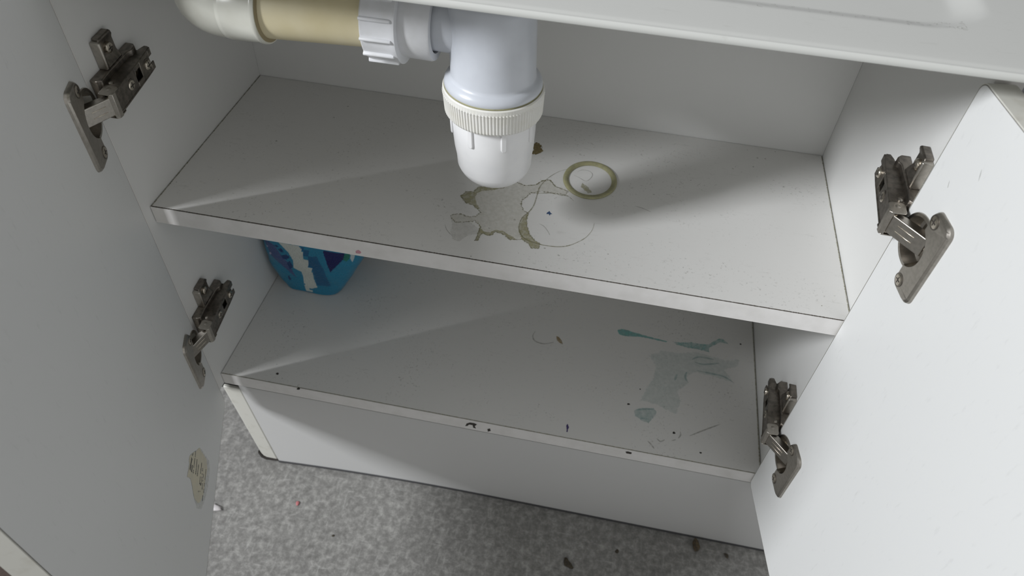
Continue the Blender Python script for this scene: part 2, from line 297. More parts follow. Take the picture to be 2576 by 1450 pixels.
'pk_navy': [[(22.2, -154.4), (25.5, -152.3), (28.9, -153.0), (25.5, -155.6)], [(26.4, -158.2), (31.3, -155.2), (33.2, -160.5), (29.2, -162.3)], [(28.2, -167.3), (35.4, -163.8), (39.1, -166.8), (33.6, -172.8), (29.4, -171.8)], [(32.2, -180.0), (37.0, -174.0), (38.7, -184.4), (33.1, -190.7)], [(26.3, -206.5), (29.2, -202.7), (29.9, -210.7), (27.1, -213.5)]],
'pk_pink': [[(9.6, -161.0), (11.8, -159.1), (13.3, -160.6), (11.1, -162.5)], [(12.4, -169.9), (15.1, -167.4), (15.7, -169.6), (13.5, -171.6)]],
'floor_things': [(400.3, -35.0), (552.3, 26.1), (457.7, -7.6), (589.7, 20.7), (-37.4, -55.7), (58.3, -28.8), (280.7, 22.0), (635.7, 2.0), (203.1, -21.1), (115.9, -59.3), (394.5, -45.0)],

}
# ---------------------------------------------------------------- setting
bm = bmesh.new(); box(bm, -1500, 2200, -1500, 239, -470, -450); obj('floor', bm, 'floor', kind='structure')
bm = bmesh.new(); box(bm, -1500, 2200, 239, 300, -450, 900); obj('wall_back', bm, 'wallv', kind='structure')

# ---------------------------------------------------------------- cabinet
cab = empty('vanity_cabinet', (284, 100, -450), 'low white two-door sink cabinet with both doors open, one shelf and steel hinges', 'cabinet')
def B(name, x0, x1, y0, y1, z0, z1, mt='panel', parent=cab, bevel=.25, **k):
    bm = bmesh.new(); box(bm, x0, x1, y0, y1, z0, z1); return obj(name, bm, mt, parent, bevel=bevel, **k)
ZT = 217.9
sl = B('side_panel', -16, -.15, -9.3, 231, -249, ZT, label='left side panel of the cabinet')
sr = B('side_panel', WID + .15, WID + 16, 2.6, 231, -249, ZT, label='right side panel of the cabinet')
B('edge_band', WID + .15, WID + 16, 1.8, 2.6, -249, ZT, 'edge', sr, 0); B('edge_band', -16, -.15, -10.0, -9.3, -249, ZT, 'edge', sl, 0)
bk = B('back_panel', -.1, WID + .1, DEP + .1, DEP + 8, -232, ZT, label='thin white back panel')
shelf = B('shelf', .5, WID - .5, .9, DEP - .5, -T, 0, 'shelf', label='stained white middle shelf')
B('edge_band', .5, WID - .5, 0, .75, -T, -.15, 'edge', shelf, 0, label='white edging with a dark dirty seam')
B('joint_grime', .5, WID - .5, .70, .95, -3, -.05, 'grime', shelf, 0)
bot = B('bottom_panel', .4, WID - .4, .9, DEP - .5, ZB - T, ZB, 'shelf', label='scuffed white bottom board')
B('edge_band', .4, WID - .4, 0, .75, ZB - T, ZB - .15, 'edge', bot, 0)
B('joint_grime', .4, WID - .4, .70, .95, ZB - 3, ZB - .05, 'grime', bot, 0)
fs = lambda x, y, o: (x, y, o)
fb = lambda x, y, o: (x, y, ZB + o)
ff = lambda x, z, o: (x, -o, z)
# thin dirt seams where boards meet
stroke('seam_grime', [[(1, 1), (.9, 60), (.8, 214)], [(WID - 1, 1), (WID - .9, 100), (WID - .9, 214)]], fs, .9, 'st_line', shelf, .05, taper=False, jitter=.6)
stroke('seam_grime', [[(1, .9), (200, .9), (400, .9), (567, .9)]], fs, .95, 'grime', shelf, .08, taper=False, jitter=.3)
stroke('seam_grime', [[(1, .9), (200, .9), (400, .9), (567, .9)]], fb, .9, 'st_line', bot, .08, taper=False, jitter=.3)
stroke('seam_grime', [[(WID - 1.2, 1), (WID - 1, 100), (WID - 1.2, 214)]], fb, 1.1, 'st_line', bot, .08, taper=False, jitter=.3)
# stains on the shelf
decal('water_stain', D['stain_main'], fs, 'st_pale', shelf, .10, .55, 1.0)
decal('water_stain', D['pale_patch'], fs, 'st_vfaint', shelf, .08, .6, 1.0)
for k in ('stain_a', 'stain_b', 'stain_c'): decal('water_stain', D[k], fs, 'st_olive', shelf, .14, .45, .8)
_rp = rough_poly(D['stain_main'], 1.0, .6); stroke('stain_rim', [_rp + _rp[:1]], fs, .75, 'st_line', shelf, .17, taper=False, jitter=1.2)
stroke('drip_ring_mark', [D['circle']], fs, 1.0, 'st_line', shelf, .19)
stroke('drip_line', [D['line_a'], D['line_b']], fs, .9, 'st_line', shelf, .2, jitter=.8)
stroke('scuff', [D['circle_small'], D['line_c'], D['line_d'], D['line_e']], fs, .7, 'st_faint', shelf, .2)
decal('water_stain', D['ring_dirt'], fs, 'st_olive', shelf, .15, .6)
decal('rust_stain', D['rust'], fs, 'st_rust', shelf, .16, 1.0, .7)
decal('pen_mark', D['blue'], fs, 'st_blue', shelf, .16, .2, .6)
blobs('speck', D['specks_shelf'], fs, .9, 'st_faint', shelf)
rs = random.Random(7)
blobs('speck', [(rs.uniform(5, 560), rs.uniform(3, 212)) for _ in range(70)], fs, .35, 'st_line', shelf)
# marks on the bottom board
decal('teal_spill', D['teal_a'], fb, 'st_teal', bot, .12, .3); decal('teal_spill', D['teal_b'], fb, 'st_teal2', bot, .12, .5)
decal('teal_smear', D['teal_c'], fb, 'st_tealp', bot, .08, 1.0); decal('teal_smear', D['teal_d'], fb, 'st_teald', bot, .12, .6)
stroke('teal_smear', D['teal_lines'], fb, 2.2, 'st_teald', bot, .15)
decal('brown_stain', D['brown_b'], fb, 'st_brown', bot, .12, .3)
stroke('scuff', [D['ring_b']] + D['smudge_b'], fb, 1.5, 'st_faint', bot, .12)
decal('pen_mark', D['purple'], fb, 'st_purple', bot, .12, .2, .6)
blobs('speck', D['specks_bottom'], fb, 1.5, 'speck', bot)
blobs('speck', [(rs.uniform(5, 560), rs.uniform(3, 212)) for _ in range(40)], fb, .5, 'st_faint', bot)
for k in ('chip_a', 'chip_b', 'chip_c'): decal('edge_chip', D[k], ff, 'speck', bot, .12, .25, .8)
decal('pink_spot', D['pinkspot'], ff, 'st_pink', shelf, .12, .2, .8)

# plinth, leaning back under the bottom board
def PL(x, s, o=0):            # s: 0 top .. 1 foot
    bow = 21 + 9 * min(1, max(0, (x - 12) / 150)) - o * .99
    return (x - 2 * s, 1.5 + (bow - 1.5) * s if s else 1.5 - o, -252.5 - (446 - 252.5) * s)
def plp(x, s, o):
    q_ = min(1, max(0, (x - 12) / 280)); yb_ = 21 + 9.5 * q_ * (2 - q_); return (x - 2 * s, 1.5 + (yb_ - 1.5) * s - o, -252.5 - (446 - 252.5) * s)
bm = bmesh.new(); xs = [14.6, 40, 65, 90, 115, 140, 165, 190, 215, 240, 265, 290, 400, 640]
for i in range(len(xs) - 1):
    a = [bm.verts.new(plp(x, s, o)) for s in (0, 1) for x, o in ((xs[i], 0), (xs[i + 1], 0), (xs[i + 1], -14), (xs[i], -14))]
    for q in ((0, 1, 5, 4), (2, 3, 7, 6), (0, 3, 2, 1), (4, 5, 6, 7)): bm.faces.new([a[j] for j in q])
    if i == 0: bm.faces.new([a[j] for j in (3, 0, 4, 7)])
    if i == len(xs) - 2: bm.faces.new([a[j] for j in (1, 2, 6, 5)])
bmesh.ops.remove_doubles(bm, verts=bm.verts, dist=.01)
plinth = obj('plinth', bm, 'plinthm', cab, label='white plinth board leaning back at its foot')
bm = bmesh.new(); prism(bm, [(-6.5, .045), (13.8, .045), (13.8, .985), (-1, .985), (-5, .965), (-6.5, .93)], 0, -14, lambda x, s, o: plp(x, s, o))
obj('plinth_corner_post', bm, 'dooredge', plinth, bevel=1.2, label='white rounded end strip of the plinth')
bm = bmesh.new()
for i in range(len(xs) - 1):
    for o0, o1, s0, s1 in ((1.2, -10, 1.0, 1.019),):
        a = [bm.verts.new(plp(x, s, o)) for s in (s0, s1) for x, o in ((xs[i], o0), (xs[i + 1], o0), (xs[i + 1], o1), (xs[i], o1))]
        for q in ((0, 1, 5, 4), (2, 3, 7, 6), (0, 3, 2, 1), (4, 5, 6, 7)): bm.faces.new([a[j] for j in q])
obj('plinth_foot_strip', bm, 'seal', plinth, label='dark grey strip along the plinth foot')  # dark grey strip just below the plinth board
bm = bmesh.new(); box(bm, -14, 640, 2.5, 10, -252.2, -249.3); obj('plinth_gap_strip', bm, 'grime', plinth)
bm = bmesh.new(); box(bm, -13, 15, 6, 14, -268, -249.3); obj('gap_shade_block', bm, 'black', plinth)  # added block, its black stands in for the shade inside the open gap
bm = bmesh.new(); prism(bm, rough_poly([(-8, .9), (-5, .97), (0, .99), (6, .99), (14, .985), (14, 1.0), (4, 1.015), (-3, 1.02), (-9, 1.0), (-10, .93)], 3, .002), .6, -6, lambda x, s, o: plp(x, s, o))
obj('plinth_foot_strip', bm, 'speck', plinth)

# doors -------------------------------------------------------------------
def frame(A, ang, flip):
    t = math.radians(ang); d = Vector((math.cos(t), math.sin(t), 0)); n = Vector((-math.sin(t), math.cos(t), 0)) * flip
    return lambda s, z, o: tuple(Vector((A[0], A[1], 0)) + d * s + n * o + Vector((0, 0, z)))
FL = frame((3.8, -13.9), -68.95, 1); FR = frame((561, -.5), -81.2, -1)
DW, DZ0, DZ1 = 298.0, -249.1, 204.5
def make_door(F, cups, label, lbl2, DZ0=-249.1, DZ1=204.5):
    bm = bmesh.new(); prism(bm, rrect(.9, DW - .9, DZ0 + .9, DZ1 - .9, 5.5, 6), 0, -16, F)
    o = obj('door', bm, 'door', cab, bevel=.2, label=label)
    for (s, z) in cups:                                          # 35 mm cup hole cut into the board
        cb = bmesh.new(); lathe(cb, [(17.4, 2), (17.4, -11.5)], lambda a, b, h: F(s + a, z + b, h), 40)
        c = obj('cutter', cb, 'panel', cab, smooth=0)
        md = o.modifiers.new('cup_hole', 'BOOLEAN'); md.object = c; md.operation = 'DIFFERENCE'; md.solver = 'EXACT'
    bpy.context.view_layer.update()
    me = bpy.data.meshes.new_from_object(o.evaluated_get(bpy.context.evaluated_depsgraph_get()))
    o.modifiers.clear(); o.data = me
    me.name = 'door'
    for c in [c for c in bpy.data.objects if c.name.startswith('cutter')]: bpy.data.objects.remove(c)
    # edge banding: a thin ring round the board
    bm = bmesh.new(); a = rrect(0, DW, DZ0, DZ1, 6.2, 6); b = rrect(.95, DW - .95, DZ0 + .95, DZ1 - .95, 5.5, 6); n = len(a)
    V = [[bm.verts.new(F(p[0], p[1], h)) for p in ring] for ring, h in ((a, -.25), (a, -15.75), (b, -15.75), (b, -.25))]
    for i in range(4):
        for k in range(n): bm.faces.new((V[i][k], V[i][(k + 1) % n], V[(i + 1) % 4][(k + 1) % n], V[(i + 1) % 4][k]))
    obj('edge_band', bm, 'dooredge', o, label=lbl2)
    a2 = rrect(.7, DW - .7, DZ0 + .7, DZ1 - .7, 5.7, 6); bm = bmesh.new()
    b2 = rrect(1.05, DW - 1.05, DZ0 + 1.05, DZ1 - 1.05, 5.4, 6)
    V = [[bm.verts.new(F(p[0], p[1], .06)) for p in r_] for r_ in (a2, b2)]
    for k in range(n): bm.faces.new((V[0][k], V[0][(k + 1) % n], V[1][(k + 1) % n], V[1][k]))
    obj('joint_grime', bm, 'grime', o, smooth=0)
    return o
LC = ((16.0, 108.0), (16.0, -153.0)); RC = ((23.0, 103.5), (23.0, -157.0))
dl = make_door(FL, LC, 'left door, opened towards the viewer, torn label near its foot', 'pale edging', -264.0, 212)
dr = make_door(FR, RC, 'right door, opened wide and brightly lit', 'grubby white edging')
decal('glue_residue', D['ghost_simple'], FL, 'lblglue', dl, .08, .5)
st = decal('torn_label', D['sticker'], FL, 'lblpaper', dl, .14, .35, 1.2); st['label'] = 'torn yellowed paper label with small print'
bm = bmesh.new()
for i, l in enumerate(D['print']):
    P = [Vector(p) for p in l]; w = 3.0 if i < 2 else 1.7
    for a, b in zip(P[:-1], P[1:]):
        k = max(2, int((b - a).length / 1.5))
        for j in range(k):
            if rs.random() < .12 and i > 1: continue
            stroke_into(bm, [tuple(a.lerp(b, (j + .05) / k)), tuple(a.lerp(b, (j + .85) / k))], FL, w * rs.uniform(.75, 1.1), .2, taper=False)
obj('label_print', bm, 'print', dl, smooth=0, kind='stuff')
stroke('scuff', [[(38, 172), (41, 166)], [(20, 150), (22, 146)]], FR, .6, 'st_faint', dr, .1)

# hinges ------------------------------------------------------------------
def screw_into(bm, f, r=3.6, h=1.0):
    """pan head with a raised rim and a cross recess; f(a, b, height)"""
    prof = [(r * .98, 0), (r, h * .4), (r * .82, h * .85), (r * .5, h)]
    lathe(bm, prof, f, 24)
def cross_into(bm, f, r=2.2, h=1.05):
    w = .42; q = [(w, w), (r, w), (r, -w), (w, -w), (w, -r), (-w, -r), (-w, -w), (-r, -w), (-r, w), (-w, w), (-w, r), (w, r)]
    bm.faces.new([bm.verts.new(f(a, b, h)) for a, b in q])
def make_hinge(G, F, y0, zc, cs, cz, label, tilt=0):
    """G(v, y, z): v out of the side panel; F(s, z, o): door frame"""
    zt = lambda y, z: z + zc + tilt * (y - y0) / 60
    g = lambda v, y, z: G(v, y, zt(y, z))
    # arm: an open channel, sides and web
    bm = bmesh.new()
    y1 = y0 + 60; hw = 8.6
    top = [(y0, 19.2), (y0 + 6, 19.4), (y1 - 14, 16.4), (y1 - 3, 15.2), (y1, 13.6)]
    low = [(y1, 10.5), (y1 - 5, 8.8), (y1 - 17, 7.5), (y0 + 14, 7.0), (y0 + 5, 8.5), (y0, 12)]
    for s in (-1, 1): prism(bm, top + low, s * hw, s * (hw - 1.4), lambda y, v, z: g(v, y, z))
    # web with a square window and a slotted end
    def web(ya, yb, za, zb):
        f0 = lambda y: 19.2 - (y - y0) / 60 * 4.2
        vs = [bm.verts.new(g(v, y, z)) for v_ in (0, 1) for y, z in ((ya, za), (yb, za), (yb, zb), (ya, zb)) for v in (f0(y) - 1.3 * (1 - v_),)]
        for q in ((0, 3, 2, 1), (4, 5, 6, 7), (0, 1, 5, 4), (1, 2, 6, 5), (2, 3, 7, 6), (3, 0, 4, 7)): bm.faces.new([vs[i] for i in q])
    web(y0, y0 + 33, -hw + .1, hw - .1); web(y0 + 33, y0 + 41, -hw + .1, -4.0); web(y0 + 33, y0 + 41, 4.0, hw - .1)
    web(y0 + 41, y1 - 5, -hw + .1, hw - .1); web(y1 - 5, y1 - .5, -hw + .1, -2.6); web(y1 - 5, y1 - .5, 2.6, hw - .1)
    arm = obj('hinge', bm, 'metald', cab, bevel=.5, label=label)
    # pressed ribs / knuckle rivets on the flanks
    for s in (-1, 1):
        for yy, vv, r in ((y0 + 4.5, 14.5, 2.2), (y0 + 12, 11.5, 1.7)):
            bm = bmesh.new(); lathe(bm, [(r, hw - .5), (r, hw + .7), (r * .6, hw + 1.1)], lambda a, b, h: g(vv + a, yy + b, s * h), 20)
            obj('rivet', bm, 'metal', arm)
    bm = bmesh.new()                                             # small folded cap over the front knuckle
    for s in (-1, 1): prism(bm, rrect(y0 - 2.5, y0 + 8.5, 9.5, 19.8, 2.2, 4), s * (hw + .1), s * (hw + .9), lambda y, v, z: g(v, y, z))
    prism(bm, [(y0 - 2.6, 17.5), (y0 - 1.0, 20.3), (y0 + 2.5, 20.6), (y0 + 2.5, 19.4), (y0 - .2, 19.2), (y0 - 1.6, 17.2)], -hw - .8, hw + .8, lambda y, v, z: g(v, y, z))
    obj('knuckle_cap', bm, 'metal', arm, bevel=.3)
    # inner block seen through the window
    bm = bmesh.new(); lathe(bm, [(4.6, 7), (4.6, 12.8), (3.8, 13.4)], lambda a, b, h: g(h, y0 + 37 + a, b), 24); obj('cam_disc', bm, 'metal2', arm)
    bm = bmesh.new(); box(bm, y0 + 20, y1 - 4, -6.8, 6.8, 4, 9, lambda y, z, v: g(v, y, z)); obj('inner_block', bm, 'speck', arm, bevel=.5)
    # adjusting screws in the web
    for yy, hh in ((y0 + 24, .9), (y0 + 49.5, 2.0)):
        fz = 19.2 - (yy - y0) / 60 * 4.2
        bm = bmesh.new(); lathe(bm, [(4.6, 0), (4.6, .35), (3.9, .35)], lambda a, b, h: g(fz + h, yy + a, b), 24); obj('screw_seat', bm, 'metald', arm)
        bm = bmesh.new(); screw_into(bm, lambda a, b, h: g(fz + h, yy + a, b), 3.5, hh); sc = obj('screw', bm, 'metal2', arm)
        bm = bmesh.new(); cross_into(bm, lambda a, b, h: g(fz + h, yy + a, b), 2.4, hh + .05); obj('screw_recess', bm, 'speck', arm, smooth=0)
    # cross shaped mounting plate on the side panel
    bm = bmesh.new()
    prism(bm, [(y0 + 6, 0), (y0 + 6, 6), (y0 + 8, 8.5), (y0 + 20, 7.6), (y0 + 44, 7.6), (y0 + 47, 9.4), (y0 + 52, 9.0), (y0 + 55, 6.0), (y0 + 55, 0)], -12.8, 12.8, lambda y, v, z: g(v, y, z))
    for s in (1,):
        prism(bm, [(12.5, 0), (12.5, 6.4), (15, 5.2), (18, 3.4), (27, 3.2), (30, 4.2), (33, 6.0), (34.5, 5.6), (34.5, 0)], 0, 1, lambda z, v, k: g(v, (y0 + 19.5 + 4.5 * abs((z - 13) / 22) * 0 if k == 0 else y0 + 40) + (1 if k == 0 else -1) * (3.5 * max(0, (z - 30) / 4.5)), s * z))
    mp = obj('mounting_plate', bm, 'metald', arm, bevel=1.1, seg=3)
    bm = bmesh.new()                                             # raised rim at the wing's front side
    for s in (1,): prism(bm, [(y0 + 19.5, 0), (y0 + 19.5, 6.6), (y0 + 21, 7.4), (y0 + 22.8, 6.6), (y0 + 24, 3.5), (y0 + 24, 0)], s * 13, s * 33, lambda y, v, z: g(v, y, z))
    obj('wing_rim', bm, 'metal', arm, bevel=.8, seg=3)
    for s in (1,):
        bm = bmesh.new(); screw_into(bm, lambda a, b, h: g(3.2 + h, y0 + 31 + a, s * 23.5 + b), 4.2, 3.0); obj('screw', bm, 'metal2', arm)
        bm = bmesh.new(); cross_into(bm, lambda a, b, h: g(3.2 + h, y0 + 31 + a, s * 23.5 + b), 2.2, 3.05); obj('screw_recess', bm, 'speck', arm, smooth=0)
    # cup in the door
    c = lambda a, b, h: F(cs + a, cz + b, h)
    bm = bmesh.new()
    prof = [(17.2, .9), (18.6, .9), (19.0, .2), (19.0, .02), (17.2, .02), (17.1, -10.8), (2, -10.8)]
    lathe(bm, [(2, -9.8), (14.6, -9.8), (16.2, -8.4), (16.5, .9)] + prof, c, 48, closed=True); obj('hinge_cup', bm, 'metal', arm)
    # flange plate with a bite round the cup mouth, rounded corners, rolled edges
    bm = bmesh.new(); x0, x1 = 5.0, 27.0; H = 31.5
    pts = []
    for k in range(7): t = math.radians(90 * k / 6); pts.append((x1 - 6 + 6 * math.sin(t), H - 6 + 6 * math.cos(t)))
    for k in range(7): t = math.radians(90 * k / 6); pts.append((x1 - 6 + 6 * math.cos(t), -H + 6 - 6 * math.sin(t)))
    for k in range(5): t = math.radians(90 * k / 4); pts.append((x0 + 4 - 4 * math.sin(t), -H + 4 - 4 * math.cos(t)))
    R_ = 15.6; a0 = math.acos(min(1, (x0) / R_))
    pts.append((x0, -17.5))
    for k in range(15):
        t = -a0 + 2 * a0 * k / 14; pts.append((R_ * math.cos(t), R_ * math.sin(t)))
    pts.append((x0, 17.5))
    for k in range(5): t = math.radians(90 * k / 4); pts.append((x0 + 4 - 4 * math.cos(t), H - 4 + 4 * math.sin(t)))
    n = len(pts)
    inner = lambda p, k: (p[0] * 1.0 - (k if p[0] > x1 - 7 else 0) * (1 if p[0] > x1 - 6.1 else .4), p[1] - math.copysign(k * .8, p[1]) * (1 if abs(p[1]) > H - 6 else 0))
    L0 = [bm.verts.new(c(p[0], p[1], .05)) for p in pts]
    L1 = [bm.verts.new(c(*inner(p, .5), 1.7)) for p in pts]; L2 = [bm.verts.new(c(*inner(p, 1.9), 2.9)) for p in pts]
    for A_, B_ in ((L0, L1), (L1, L2)):
        for k in range(n): bm.faces.new((A_[k], A_[(k + 1) % n], B_[(k + 1) % n], B_[k]))
    p2 = [inner(p, 1.9) for p in pts]
    for t in tessellate_polygon([[Vector((x, y, 0)) for x, y in p2]]): bm.faces.new([L2[i] for i in t])
    obj('flange_plate', bm, 'metal', arm, bevel=.35, smooth=30)
    bm = bmesh.new()                                             # sloping pressed wall from the flange down into the cup
    K = 13; A1 = [c(R_ * math.cos(-a0 + 2 * a0 * k / (K - 1)), R_ * math.sin(-a0 + 2 * a0 * k / (K - 1)), 2.85) for k in range(K)]
    A2 = [c(12 * math.cos(-a0 + 2 * a0 * k / (K - 1)), 12.5 * math.sin(-a0 + 2 * a0 * k / (K - 1)), -7) for k in range(K)]
    A1 = [bm.verts.new(v) for v in A1]; A2 = [bm.verts.new(v) for v in A2]
    for k in range(K - 1): bm.faces.new((A1[k], A1[k + 1], A2[k + 1], A2[k]))
    obj('cup_wall', bm, 'metal2', arm)
    for s in (-1, 1):
        f2 = lambda a, b, h: c(9.2 + a, s * 24.5 + b, 2.9 + h)
        bm = bmesh.new(); lathe(bm, [(4.7, -.1), (4.7, .25), (4.0, .25)], f2, 28); obj('screw_seat', bm, 'metald', arm)
        bm = bmesh.new(); screw_into(bm, f2, 3.9, .7); obj('screw', bm, 'metal2', arm)
        bm = bmesh.new(); cross_into(bm, f2, 2.3, .76); obj('screw_recess', bm, 'speck', arm, smooth=0)
    # link arm from the knuckle to the cup
    P0 = Vector(g(18.6, y0 + .5, 0)); P1 = Vector(c(5.5, 0, -3)); zmid = (P0.z + P1.z) / 2
    d = (P1 - P0); d.z = 0; Ld = d.length; d.normalize()
    G0 = Vector(g(10, y0 + 3, 0)); nrm = Vector((-d.y, d.x, 0))
    if nrm.dot(G0 - P0) > 0: nrm = -nrm                            # outer side
    hw2 = 6.9
    lk = lambda a, h, z: tuple(P0 + d * a + nrm * h + Vector((0, 0, (P1.z - P0.z) * a / Ld + z)))
    bm = bmesh.new()
    prism(bm, [(-.5, -1.2), (1.2, .4), (Ld, .4), (Ld, -1.0), (2, -1.0)], -hw2, hw2, lk)
    for s in (-1, 1): prism(bm, [(-.2, -.5), (1.2, .35), (Ld, .35), (Ld - 2, -7), (8, -6), (1, -4)], s * hw2, s * (hw2 - 1.2), lk)
    lnk = obj('link_arm', bm, 'metal', arm, bevel=.6, seg=3)
    bm = bmesh.new()
    bm.free()
    for s in (-1, 1):
        bm = bmesh.new(); box(bm, Ld * .28, Ld * .72, s * 2.3 - .35, s * 2.3 + .35, .3, .65, lambda a, z, h: lk(a, h, z)); obj('pressed_rib', bm, 'metal2', arm, bevel=.15)
    bm = bmesh.new(); lathe(bm, [(2.3, -7.6), (2.3, 7.6)], lambda a, b, h: tuple(P0 + d * (1.6 + a) + nrm * (b - 1.7) + Vector((0, 0, h))), 20); obj('pivot_pin', bm, 'metal2', arm)
    return arm
GL = lambda v, y, z: (v, y, z); GR = lambda v, y, z: (WID - v, y, z)
make_hinge(GL, FL, -12.5, 107.5, LC[0][0], LC[0][1], 'upper left hinge', 5)
make_hinge(GL, FL, -12.5, -147.0, LC[1][0], LC[1][1], 'lower left hinge', 5)
make_hinge(GR, FR, -6.5, 103.5, RC[0][0], RC[0][1], 'upper right hinge', 3)
make_hinge(GR, FR, -6.5, -157.0, RC[1][0], RC[1][1], 'lower right hinge', 3)

# ---------------------------------------------------------------- basin on top of the cabinet
bx0, bx1, by0, by1 = -24.0, 612.0, -28.0, 238.0; ZU, ZD = 218.0, 222.4
def bowl(x, y):
    X0, X1, Y0, Y1, r = 10.0, 566.0, 14.0, 205.0, 42.0
    dx = max(X0 + r - x, x - (X1 - r), 0); dy = max(Y0 + r - y, y - (Y1 - r), 0)
    if x > X1 or x < X0 or y < Y0 or y > Y1: dd = 0
    else:
        dd = r - math.hypot(dx, dy) if (dx > 0 and dy > 0) else min(x - X0, X1 - x, y - Y0, Y1 - y)
    t = max(0, min(1, dd / 17)); e = .75 * t + .25 * t * t * (3 - 2 * t)
    return -(5.2 * e + .8 * max(0, min(1, (dd - 16) / 60)))
ys = [-25.5, -24.2, -22.5, -20, -10, 0, 8] + [12 + 1.5 * k for k in range(16)] + [40, 48, 60, 75, 90, 110, 130, 160, 190, 200, 215, 225, 236]
xs_ = [bx0 + 1] + [10 * k for k in range(0, 50)] + [490 + 2.5 * k for k in range(1, 42)] + [600, bx1 - 1]
bm = bmesh.new(); rows = []
for x in xs_:
    prof = [(by0 + 1.5, ZU), (by0 + .4, ZU + .5), (by0, ZU + 1.6), (by0 + .1, ZU + 3.2), (by0 + .9, ZD + .1), (by0 + 1.7, ZD + .25), (by0 + 2.2, ZD + .05)]
    prof += [(y, ZD - (.8 if y < -24 else (.15 if y < -22 else 0)) + bowl(x, y)) for y in ys] + [(by1, ZD - 1), (by1, ZU)]
    prof += [(y, min(ZU, ZD + bowl(x, y) - 4.4)) for y in ys[::-1] if y > -10]
    rows.append([bm.verts.new((x, y, z)) for y, z in prof])
n = len(rows[0])
for i in range(len(rows) - 1):
    for k in range(n): bm.faces.new((rows[i][k], rows[i][(k + 1) % n], rows[i + 1][(k + 1) % n], rows[i + 1][k]))
bm.faces.new(rows[0]); bm.faces.new(rows[-1])
basin = empty('wash_basin', (290, 100, 218), 'white wash basin top with shallow bowl overhanging the front of the cabinet', 'basin')
obj('basin_top', bm, 'sink', basin, smooth=35)
bm = bmesh.new()                                                 # short waste spigot under the bowl
lathe(bm, [(14, 203), (16, 203), (16, 210.5), (14, 210.5)], lambda a, b, h: (281 + a, 38 + b, h + 1.5), 32, closed=True); obj('waste_outlet', bm, 'cup_pl', basin)
bm = bmesh.new(); rb = random.Random(5)
for _ in range(60):
    x = 548 - 150 * rb.random() ** 1.6; y = 15 + rb.uniform(0, 15); a = rb.uniform(0, 6.28); l = rb.uniform(1, 3.2)
    f_ = lambda px, py, o: (px, py, ZD + bowl(px, py) + o)
    stroke_into(bm, [(x, y), (x + l * math.cos(a), y + l * math.sin(a)), (x + l * 1.4 * math.cos(a + .7), y + l * 1.4 * math.sin(a + .7))], f_, .5, .15)
obj('dust_fibres', bm, 'st_faint', basin, smooth=0, kind='stuff')

# ---------------------------------------------------------------- bottle trap
AX = lambda z: 278.0 + (164.0 - z) * .036
Q = lambda x, y, z: (x * .982 + 6.6, y * .982 - 7.2, z * .982 + 7.2)
fz = lambda a, b, h: Q(AX(h) + a, 46 + b, h)
trap = empty('bottle_trap', (283, 38, 57), 'white plastic bottle trap with ribbed collar hanging over the stained shelf', 'trap')
bm = bmesh.new()
lathe(bm, [(30, 133), (34.0, 131.6), (34.8, 133), (34.5, 135.2), (33.3, 137.2), (31.4, 138.6), (30.2, 139.6), (29.8, 141.5), (29.7, 160), (29.3, 190), (27.5, 196), (22, 199.5), (18, 200), (18, 203)], fz, 96)
body = obj('trap_body', bm, 'body_pl', trap, label='bluish white upper body', smooth=60)
bm = bmesh.new()                                                 # outlet branch
fx = lambda cz: (lambda a, b, h: Q(h, 46 + a, cz + b))
lathe(bm, [(18.6, 258), (18.6, 250), (18.2, 243), (18.2, 232)], fx(171), 64); obj('outlet_branch', bm, 'body_pl', body, smooth=60)
bm = bmesh.new()
N_ = 96
def ribf(r, h, t): return r + (.55 if (int(t / (2 * math.pi) * N_ * 4 + .5) % 4) < 2 and r > 35.2 else 0)
lathe(bm, [(33.9, 131.0), (35.1, 131.4), (36.0, 130.6), (36.1, 127.8), (35.9, 126.9), (35.6, 126.4), (34.9, 112.6), (34.2, 110.8), (31.5, 110.2), (30, 110.2), (30, 131)], fz, N_ * 4, closed=True,
      rfun=lambda r, h, t: r + (.65 if (round(t / (2 * math.pi) * N_ * 4) % 4) < 2 and 112 < h < 127 else 0))
obj('ribbed_collar', bm, 'rib_pl', trap, label='ivory white ribbed collar', smooth=25)
bm = bmesh.new(); lathe(bm, [(34.3, 131.0), (35.0, 131.9), (34.2, 132.4), (33.6, 131.5)], fz, 96, closed=True); obj('seal_ring', bm, 'rubber', trap, label='yellowish seal edge above the collar')
cp = [(30.6, 113), (31.0, 108), (30.7, 96), (29.8, 82), (28.6, 74)]
for k in range(1, 11):
    t = math.radians(80 * k / 10 + 8); cp.append((8.8 + 20.2 * math.cos(t) if k < 10 else 9.0, 71.5 - 20.7 * math.sin(t)))
cp.append((5, 50.6))
bm = bmesh.new(); lathe(bm, cp, fz, 96); cup = obj('trap_cup', bm, 'cup_pl', trap, label='smooth white removable cup', smooth=60)
for k in range(8):
    t = math.radians(-90 + 22.5 + 2 + 45 * k); ct, st_ = math.cos(t), math.sin(t)
    bm = bmesh.new()
    pr = [(-1.9, 1), (-1.9, -1), (-1.2, -2), (1.2, -2), (1.9, -1), (1.9, 1)]
    f3 = lambda a, z, o: fz((30.2 + o - (110 - z) * .02) * ct - a * st_, (30.2 + o - (110 - z) * .02) * st_ + a * ct, z)
    prism(bm, [(-2.1, 112), (-2.1, 96.5), (-1.2, 94.8), (1.2, 94.8), (2.1, 96.5), (2.1, 112)], -1.5, 2.3, f3); obj('grip_rib', bm, 'cup_pl', cup, bevel=.7, seg=3)

